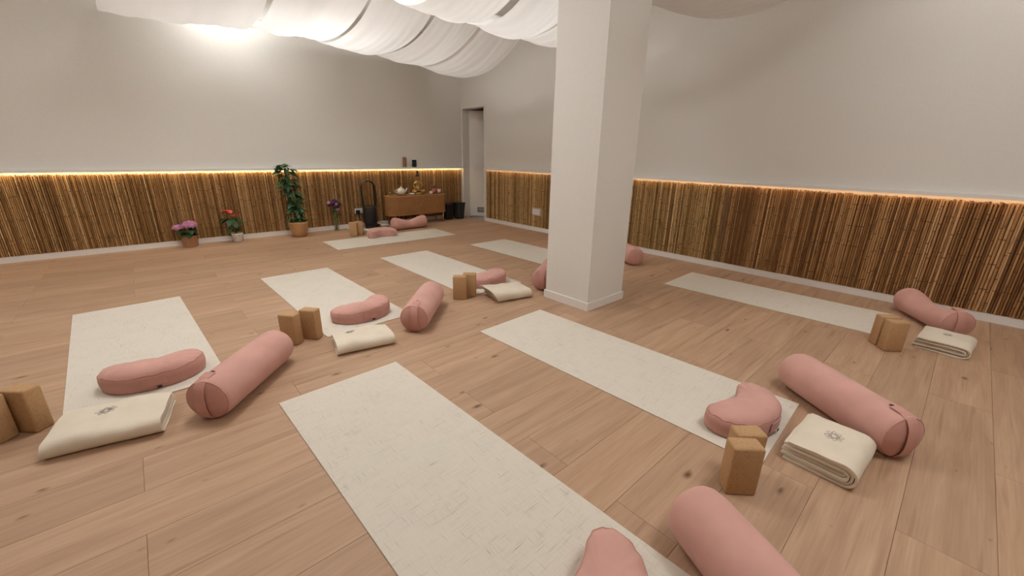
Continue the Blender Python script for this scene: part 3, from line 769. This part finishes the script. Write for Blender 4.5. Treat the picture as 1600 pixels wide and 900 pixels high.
# seated figure, one continuous skinned body
fig = thing('statue', 'slender gilded seated figure with dark hair on the oak cabinet', 'statue', (-1.10, -0.17, ZT + .0085), R_(-25))
def skin(name, nodes, edges, mat, parent, sub=2):
    me = bpy.data.meshes.new(name); me.from_pydata([n[0] for n in nodes], edges, []); me.update()
    o = bpy.data.objects.new(name, me); COL.objects.link(o)
    md = o.modifiers.new('skin', 'SKIN'); md.use_smooth_shade = True
    for i, n in enumerate(nodes):
        sv = me.skin_vertices[0].data[i]; r = n[1]; sv.radius = (r, r) if isinstance(r, float) else r; sv.use_root = (i == 0)
    o.modifiers.new('sub', 'SUBSURF').levels = sub
    dg = bpy.context.evaluated_depsgraph_get(); ev = o.evaluated_get(dg); nm = bpy.data.meshes.new_from_object(ev)
    bpy.data.objects.remove(o); nm.materials.clear(); nm.materials.append(MAT[mat]); nm.shade_smooth()
    return link(name, nm, None, parent)
N = [((0, 0, .075), (.055, .042)), ((0, .005, .13), (.042, .030)), ((0, .005, .19), (.052, .034)), ((0, 0, .225), (.022, .022)), ((0, -.004, .255), (.020, .022)), ((0, -.006, .295), (.031, .034)), ((0, -.004, .322), (.022, .024)),
     ((.06, 0, .20), .020), ((.080, -.015, .145), .016), ((.050, -.055, .105), .013), ((.015, -.070, .10), .012),
     ((-.06, 0, .20), .020), ((-.080, -.015, .145), .016), ((-.050, -.055, .105), .013), ((-.015, -.070, .10), .012),
     ((.07, -.02, .060), .035), ((.115, -.06, .045), .028), ((.03, -.095, .042), .020), ((-.07, -.02, .060), .035), ((-.115, -.06, .045), .028), ((-.03, -.100, .050), .020)]
ED = [(0, 1), (1, 2), (2, 3), (3, 4), (4, 5), (5, 6), (2, 7), (7, 8), (8, 9), (9, 10), (2, 11), (11, 12), (12, 13), (13, 14), (0, 15), (15, 16), (16, 17), (0, 18), (18, 19), (19, 20)]
skin('body', N, ED, 'gold', fig)
MB().lathe([(.12, 0), (.125, .006), (.11, .020), (.115, .030), (.10, .034)], 28).build('plinth', 'gold', fig, True)
hr = MB(); hr.lathe([(.030, .300), (.036, .318), (.032, .338), (.020, .350), (.018, .368), (.022, .384), (.016, .402), (.004, .410)], 18, (0, .004, 0)); hr.build('hair', 'hair', fig, True)
# jar with lid, blush tumbler on a coaster
tag(MB().prism(rrect(.11, .07, .03), 0, .01).build('coaster', 'brown', None, loc=(-.745, -.20, ZT)), 'dark coaster under the pink jar at the right end of cabinet', 'coaster')
j = thing('jar', 'dusty pink jar with wooden lid at the right end of the cabinet', 'jar', (-.785, -.19, ZT + .0105))
MB().lathe([(.040, 0), (.046, .008), (.046, .075), (.042, .085)], 24).build('body', 'pinkc', j, True)
MB().lathe([(.042, .0852), (.042, .105), (.030, .108), (.030, .125), (.052, .128), (.052, .140), (.048, .142)], 24).build('lid', 'brown', j, True)
tag(MB().lathe([(.030, 0), (.038, .006), (.042, .07), (.038, .07), (.035, .012)], 22).build('tumbler', 'blush', None, True, loc=(-.69, -.21, ZT + .0105)), 'pale blush tumbler beside the pink jar', 'tumbler')

# ledge ornaments
tag(MB().lathe([(.028, 0), (.030, .02), (.030, .15), (.026, .166), (.012, .170)], 16).build('wooden_ornament', 'brown', None, True, loc=(-1.265, -.032, .9865)), 'upright brown wooden ornament on the ledge above the cabinet', 'ornament')
t = thing('smart_gadget', 'small black boxy device on the ledge above the cabinet', 'device', (-1.075, -.032, .9865))
MB().box(-.034, .034, -.026, .026, .010, .125).build('housing', 'black', t, bevel=.006)
MB().box(-.026, .026, -.022, .022, 0, .0098).build('foot', 'black', t)
MB().tube([(-.03, 0, .05), (-.052, -.005, .035), (-.06, -.006, .012)], .005, 6).build('clip', 'black', t, True)

# bins
def bin_(label, x, y, rz, s=1.0, mat='bin'):
    t = thing('waste_bin', label, 'bin', (x, y, 0), rz, 'waste bins in the corner')
    P0 = rrect(.075 * s, .075 * s, .03 * s, 4); P1 = rrect(.10 * s, .10 * s, .035 * s, 4); n = len(P0); H = .29 * s
    vs = [(a, b, 0) for a, b in P0] + [(a, b, H) for a, b in P1] + [(a * .95, b * .95, H) for a, b in P1] + [(a * .95, b * .95, .01) for a, b in P0]
    fs = [tuple(range(n - 1, -1, -1)), tuple(3 * n + k for k in range(n))]
    for r in range(3):
        for k in range(n): fs.append((r * n + k, r * n + (k + 1) % n, (r + 1) * n + (k + 1) % n, (r + 1) * n + k))
    link('bucket', mesh(vs, fs), mat, t)
    lid = MB().prism(rrect(.106 * s, .106 * s, .04 * s, 4), H + .0005, H + .022); lid.build('lid', 'black', t, bevel=.004)
    return t
bin_('dark grey waste bin with lid beside the door frame', -.235, -.19, R_(10))
bin_('black waste bin tucked between the cabinet and the grey bin', -.455, -.15, 0, .95, 'black')

# bladeless fan
t = thing('bladeless_fan', 'dark tall bladeless fan with open loop head beside the cabinet', 'fan', (-2.06, -0.20, 0), R_(-8))
MB().lathe([(.085, 0), (.098, .006), (.098, .028), (.090, .034)], 28).build('base', 'fan', t, True)
MB().lathe([(.092, .0345), (.104, .06), (.112, .20), (.112, .345), (.106, .365), (.09, .368)], 32).build('body', 'fan', t, True)
bp = MB()
for k in range(10): bp.lathe([(.1085, .09 + k * .02), (.1145, .092 + k * .02), (.1145, .098 + k * .02), (.1085, .10 + k * .02)], 32)
bp.build('intake_ribs', 'black', t, True)
lp = [(-.098, 0, .355), (-.104, 0, .45), (-.107, 0, .56), (-.107, 0, .66)] + [(-.107 * math.cos(PI * k / 12), 0, .675 + .107 * math.sin(PI * k / 12)) for k in range(13)] + [(.107, 0, .66), (.107, 0, .56), (.104, 0, .45), (.098, 0, .355)]
vs = []; fs = []
for i, p in enumerate(lp):
    a = Vector(lp[max(i - 1, 0)]); b = Vector(lp[min(i + 1, len(lp) - 1)]); d = (b - a).normalized(); nn = Vector((-d.z, 0, d.x))
    for q in range(10):
        an = 2 * PI * q / 10; vs.append(Vector(p) + nn * .013 * math.cos(an) + Vector((0, 1, 0)) * .050 * math.sin(an))
for i in range(len(lp) - 1):
    for k in range(10): fs.append((i * 10 + k, i * 10 + (k + 1) % 10, i * 10 + 10 + (k + 1) % 10, i * 10 + 10 + k))
link('loop_head', mesh(vs, fs, True), 'fan', t)

# sockets
def socket(label, loc, rz, n=2, plug=False, frame=False):
    t = thing('wall_socket', label, 'socket', loc, rz, 'wall sockets')
    wd = .081 * n
    if frame: 
        fr = MB(); fr.box(-wd / 2 - .022, wd / 2 + .022, -.004, 0, -.062, .062); fr.build('surround', 'greyb', t)
    MB().box(-wd / 2, wd / 2, -.016, -.0045, -.041, .041).build('plate', 'metalw', t, bevel=.003)
    for k in range(n):
        cx = (k - (n - 1) / 2) * .075
        m = MB(); vs = []
        for r, d in ((.021, -.0165), (.021, -.0185), (.0185, -.0185), (.0185, -.0165)):
            for q in range(18): a = 2 * PI * q / 18; vs.append((cx + r * math.cos(a), d, r * math.sin(a)))
        fs = [(i * 18 + q, i * 18 + (q + 1) % 18, ((i + 1) % 4) * 18 + (q + 1) % 18, ((i + 1) % 4) * 18 + q) for i in range(4) for q in range(18)]
        pz = link('outlet', mesh(vs, fs), 'metalw', t)
        m = MB().box(cx - .013, cx - .007, -.0175, -.0162, -.003, .003); m.box(cx + .007, cx + .013, -.0175, -.0162, -.003, .003); m.build('pin_hole', 'black', pz)
    return t
socket('white double socket on the left wall bamboo, left of the fan', (-2.17, -.022, .278), 0)
pl = thing('power_plug', 'black plug in the left wall socket', 'plug', (-2.21, -.0415, .265))
MB().box(-.030, .030, -.05, 0, -.035, .030).build('plug_body', 'black', pl, bevel=.008)
MB().tube([(0, -.04, -.03), (.005, -.04, -.09), (.03, -.04, -.16), (.05, -.05, -.22), (.07, -.06, -.255)], .005, 6).build('cord', 'black', pl, True)
socket('white double socket on the right wall bamboo, left of the pillar', (-.022, -2.15, .325), -PI / 2, frame=True)
# loose white cable by the blocks
cp = [(-2.42 + .30 * k / 30, -.10 - .05 * math.sin(k * .8) - .02 * math.sin(k * 2.1), .006) for k in range(31)]
tag(MB().tube(cp, .005, 6).build('power_cable', 'metalw', None, True), 'white power cable snaking on the floor behind the far cork blocks', 'cable')

# ------------------------------------------------------------------ plants
def leaf_mesh(l, wd, curl=0.25, fold=0.15, mat='leaf', heart=False):
    vs = []; fs = []; n = 7
    for i in range(n):
        s = i / (n - 1)
        ww = wd / 2 * (math.sin(PI * min(1, s * .93 + .07)) ** (0.6 if heart else .8)) * ((1.15 - .55 * s) if heart else 1)
        if i == n - 1: ww = .0008
        z = -curl * l * s * s
        vs += [(-ww, l * s, z + fold * ww), (0, l * s, z), (ww, l * s, z + fold * ww)]
    for i in range(n - 1):
        for k in range(2): a = i * 3 + k; fs.append((a, a + 1, a + 4, a + 3))
    me = mesh(vs, fs, True); me.materials.append(MAT[mat]); return me
def put_leaf(me, p, az, pitch, roll, parent, s=1.0, name='leaf'):
    o = bpy.data.objects.new(name, me); COL.objects.link(o); o.parent = parent; o.location = p
    m = Matrix.Rotation(az, 3, 'Z') @ Matrix.Rotation(pitch, 3, 'X') @ Matrix.Rotation(roll, 3, 'Y')
    o.rotation_euler = m.to_euler(); o.scale = (s, s, s); return o
rg = random.Random(11)
# tall climbing plant
tp = thing('tall_potted_plant', 'tall leafy green climbing plant in a tan round pot', 'potted plant', (-3.205, -0.25, 0))
MB().lathe([(.085, 0), (.098, .008), (.118, .09), (.132, .19), (.134, .222), (.124, .222), (.118, .19)], 30).build('pot', 'terra', tp, True)
MB().lathe([(.01, .185), (.116, .19), (.118, .194)], 20).build('soil', 'soil', tp, True)
MB().tube([(0, .01, .19), (-.02, .01, .5), (-.055, .01, .8), (-.07, .01, .98)], .018, 8).build('coir_pole', 'moss', tp, True)
LV = [leaf_mesh(.13, .085, .3, .25, 'leaf', True), leaf_mesh(.12, .08, .5, .2, 'leafd', True), leaf_mesh(.14, .085, .15, .3, 'leafd', True)]
for k in range(140):
    z = .22 + .80 * (k + .5) / 140; cx = -.075 * (z - .2) / .8
    wdth = .10 if z > .38 else .12
    az = rg.uniform(0, 2 * PI); rr = wdth * rg.uniform(.15, .75)
    put_leaf(rg.choice(LV), (cx + rr * math.cos(az), max(-.2, min(.10, rr * math.sin(az))), z + rg.uniform(-.02, .03)), az - PI / 2, R_(rg.uniform(-50, 25)), R_(rg.uniform(-30, 30)), tp, rg.uniform(.70, 1.05) if math.sin(az) < .5 else .6)
for az, pi_ in ((.3, 20), (2.6, 25), (1.2, 45), (4.0, 10), (5.2, 30)): put_leaf(LV[0], (-.07, .01, 1.0), az - PI / 2, R_(pi_), 0, tp, .85)
MB().tube([(.09, -.03, .27), (.15, -.02, .26), (.20, -.01, .28), (.225, 0, .32), (.235, .01, .345), (.25, .02, .34)], .004, 6).build('tendril', 'tendril', tp, True)

# pink hydrangea in kraft pot
hy = thing('potted_hydrangea', 'low pink hydrangea in a brown paper wrapped pot by the left wall', 'potted plant', (-4.525, -0.16, 0))
hp = [(.075, 0), (.080, .004), (.092, .14), (.098, .15), (.090, .15), (.082, .12)]
MB().lathe(hp, 12).build('pot', 'kraft', hy)
MB().lathe([(.01, .12), (.083, .122), (.084, .126)], 16).build('soil', 'soil', hy, True)
LH = [leaf_mesh(.10, .07, .35, .2, 'leafd'), leaf_mesh(.11, .075, .6, .2, 'leafd')]
for k in range(26):
    az = 2 * PI * k / 13 + rg.uniform(-.2, .2); rr = rg.uniform(.01, .045)
    put_leaf(rg.choice(LH), (rr * math.cos(az), rr * math.sin(az), .15 + .05 * (k // 13) + rg.uniform(0, .03)), az - PI / 2, R_(rg.uniform(-20, 30)), R_(rg.uniform(-20, 20)), hy, .9 if math.sin(az) < .3 else .7)
def floret_head(c, r, parent, mat, n=46, fl=.62, pr=.017):
    mb = MB()
    for i in range(n):
        zz = 1 - 1.45 * (i + .5) / n; rad = math.sqrt(max(0, 1 - zz * zz)); a = i * 2.39996
        nrm = Vector((rad * math.cos(a), rad * math.sin(a), zz)); p = Vector((nrm.x * r, nrm.y * r, nrm.z * r * fl))
        u = nrm.orthogonal().normalized(); v = nrm.cross(u)
        for q in range(4):
            an = q * PI / 2 + i; d = u * math.cos(an) + v * math.sin(an); e_ = u * -math.sin(an) + v * math.cos(an)
            mb.add([p + nrm * .002, p + d * pr * .6 + e_ * pr * .5 + nrm * .004, p + d * pr * 1.1 + nrm * .001, p + d * pr * .6 - e_ * pr * .5 + nrm * .004], [(0, 1, 2, 3)])
    core = MB(); core.lathe([(r * .3, -r * fl * .6), (r * .85, -r * fl * .25), (r * .93, r * fl * .1), (r * .7, r * fl * .6), (r * .3, r * fl * .88)], 12)
    mb.add(core.v, core.f)
    return mb.build('flower_head', mat, parent, loc=c)
floret_head((.030, -.02, .285), .085, hy, 'petalp'); floret_head((-.095, -.01, .262), .058, hy, 'petalp', 30); floret_head((.045, .06, .265), .06, hy, 'petalp', 30)
for c in ((.03, -.02), (-.08, -.01), (.045, .05)): MB().tube([(c[0] * .2, c[1] * .2, .12), (c[0] * .8, c[1] * .8, .22), (c[0], c[1], .265)], .004, 6).build('stem', 'stem', hy, True)

# red anthurium in white pot
an_ = thing('potted_red_flower', 'red flowering plant with dark leaves in a small white pot', 'potted plant', (-3.985, -0.125, 0))
MB().lathe([(.058, 0), (.062, .004), (.070, .10), (.075, .118), (.068, .118), (.064, .10)], 24).build('pot', 'ceramic', an_, True)
MB().lathe([(.01, .10), (.063, .102), (.064, .106)], 16).build('soil', 'soil', an_, True)
MB().lathe([(.006, -.0015), (.006, 0)], 10).build('emblem', 'tag', an_, loc=(.01, -.0715, .085), rot=(PI / 2, 0, 0))
LA = [leaf_mesh(.13, .085, .35, .15, 'leafd', True), leaf_mesh(.12, .08, .6, .2, 'leaf', True)]
for k in range(24):
    az = 2 * PI * k / 12 + rg.uniform(-.25, .25); rr = rg.uniform(.02, .085) * (1 if math.sin(az) < .4 else .5); z = rg.uniform(.17, .33)
    put_leaf(LA[0] if rg.random() < .7 else LA[1], (rr * math.cos(az) - .02, rr * math.sin(az), z), az - PI / 2, R_(rg.uniform(-35, 20)), R_(rg.uniform(-25, 25)), an_, rg.uniform(.7, .95) if math.sin(az) < .4 else .5)
    MB().tube([(0, 0, .10), (rr * math.cos(az) * .4 - .01, rr * math.sin(az) * .4, z * .7), (rr * math.cos(az) - .02, rr * math.sin(az), z)], .003, 5).build('stem', 'stem', an_, True)
RB_ = leaf_mesh(.085, .075, .2, .3, 'petalr', True)
for k, (dx, dy, z, az) in enumerate(((-.10, -.03, .43, .5), (-.06, -.05, .44, 5.2), (-.04, -.02, .42, 2.2), (-.02, -.05, .40, 4.2), (.02, -.04, .40, .4), (-.07, .0, .41, 3.2), (-.03, -.06, .37, 4.9))):
    fo = put_leaf(RB_, (dx, dy, z), az - PI / 2, R_(rg.uniform(-30, 20)), R_(rg.uniform(-20, 20)), an_, rg.uniform(.8, 1.0), 'bract')
    MB().tube([(0, 0, .12), (dx * .5, dy * .5, z * .7), (dx, dy, z)], .003, 5).build('stem', 'stem', an_, True)

# vase of purple flowers
vz = thing('flower_vase', 'clear glass vase by the wall left of the far cork blocks', 'vase', (-2.615, -0.14, 0))
MB().lathe([(.036, 0), (.040, .004), (.040, .165), (.037, .165), (.037, .012), (.01, .011)], 24).build('glass_body', 'glass', vz, True)
bq = thing('flower_bouquet', 'bunch of dark purple flowers standing in the glass vase', 'flowers', (-2.615, -0.14, .0125))
for k, (dx, dy, z, r, mt) in enumerate(((-.03, -.03, .43, .045, 'petalv'), (.04, -.035, .42, .045, 'petalv'), (.0, -.05, .38, .040, 'petalv'), (.01, 0, .455, .045, 'petalv'), (-.06, .0, .40, .038, 'petalv'), (.075, 0, .41, .038, 'petalv'), (.03, -.05, .335, .032, 'petall'), (-.085, -.02, .44, .028, 'petall'), (.0, .03, .42, .035, 'petalv'), (.02, -.06, .42, .022, 'petall'))):
    floret_head((dx, dy, z), r, bq, mt, 22, .8, .014)
    MB().tube([(-dx * .25, -dy * .25, .003), (0, 0, .14), (dx * .5, dy * .5, .28), (dx, dy, z)], .003, 5).build('stem', 'stem', bq, True)
LB_ = leaf_mesh(.10, .035, .3, .2, 'leaf')
for k in range(10):
    az = 2 * PI * k / 10; put_leaf(LB_, (.02 * math.cos(az), .02 * math.sin(az), .20 + .012 * k), az - PI / 2, R_(55), 0, bq, .9)
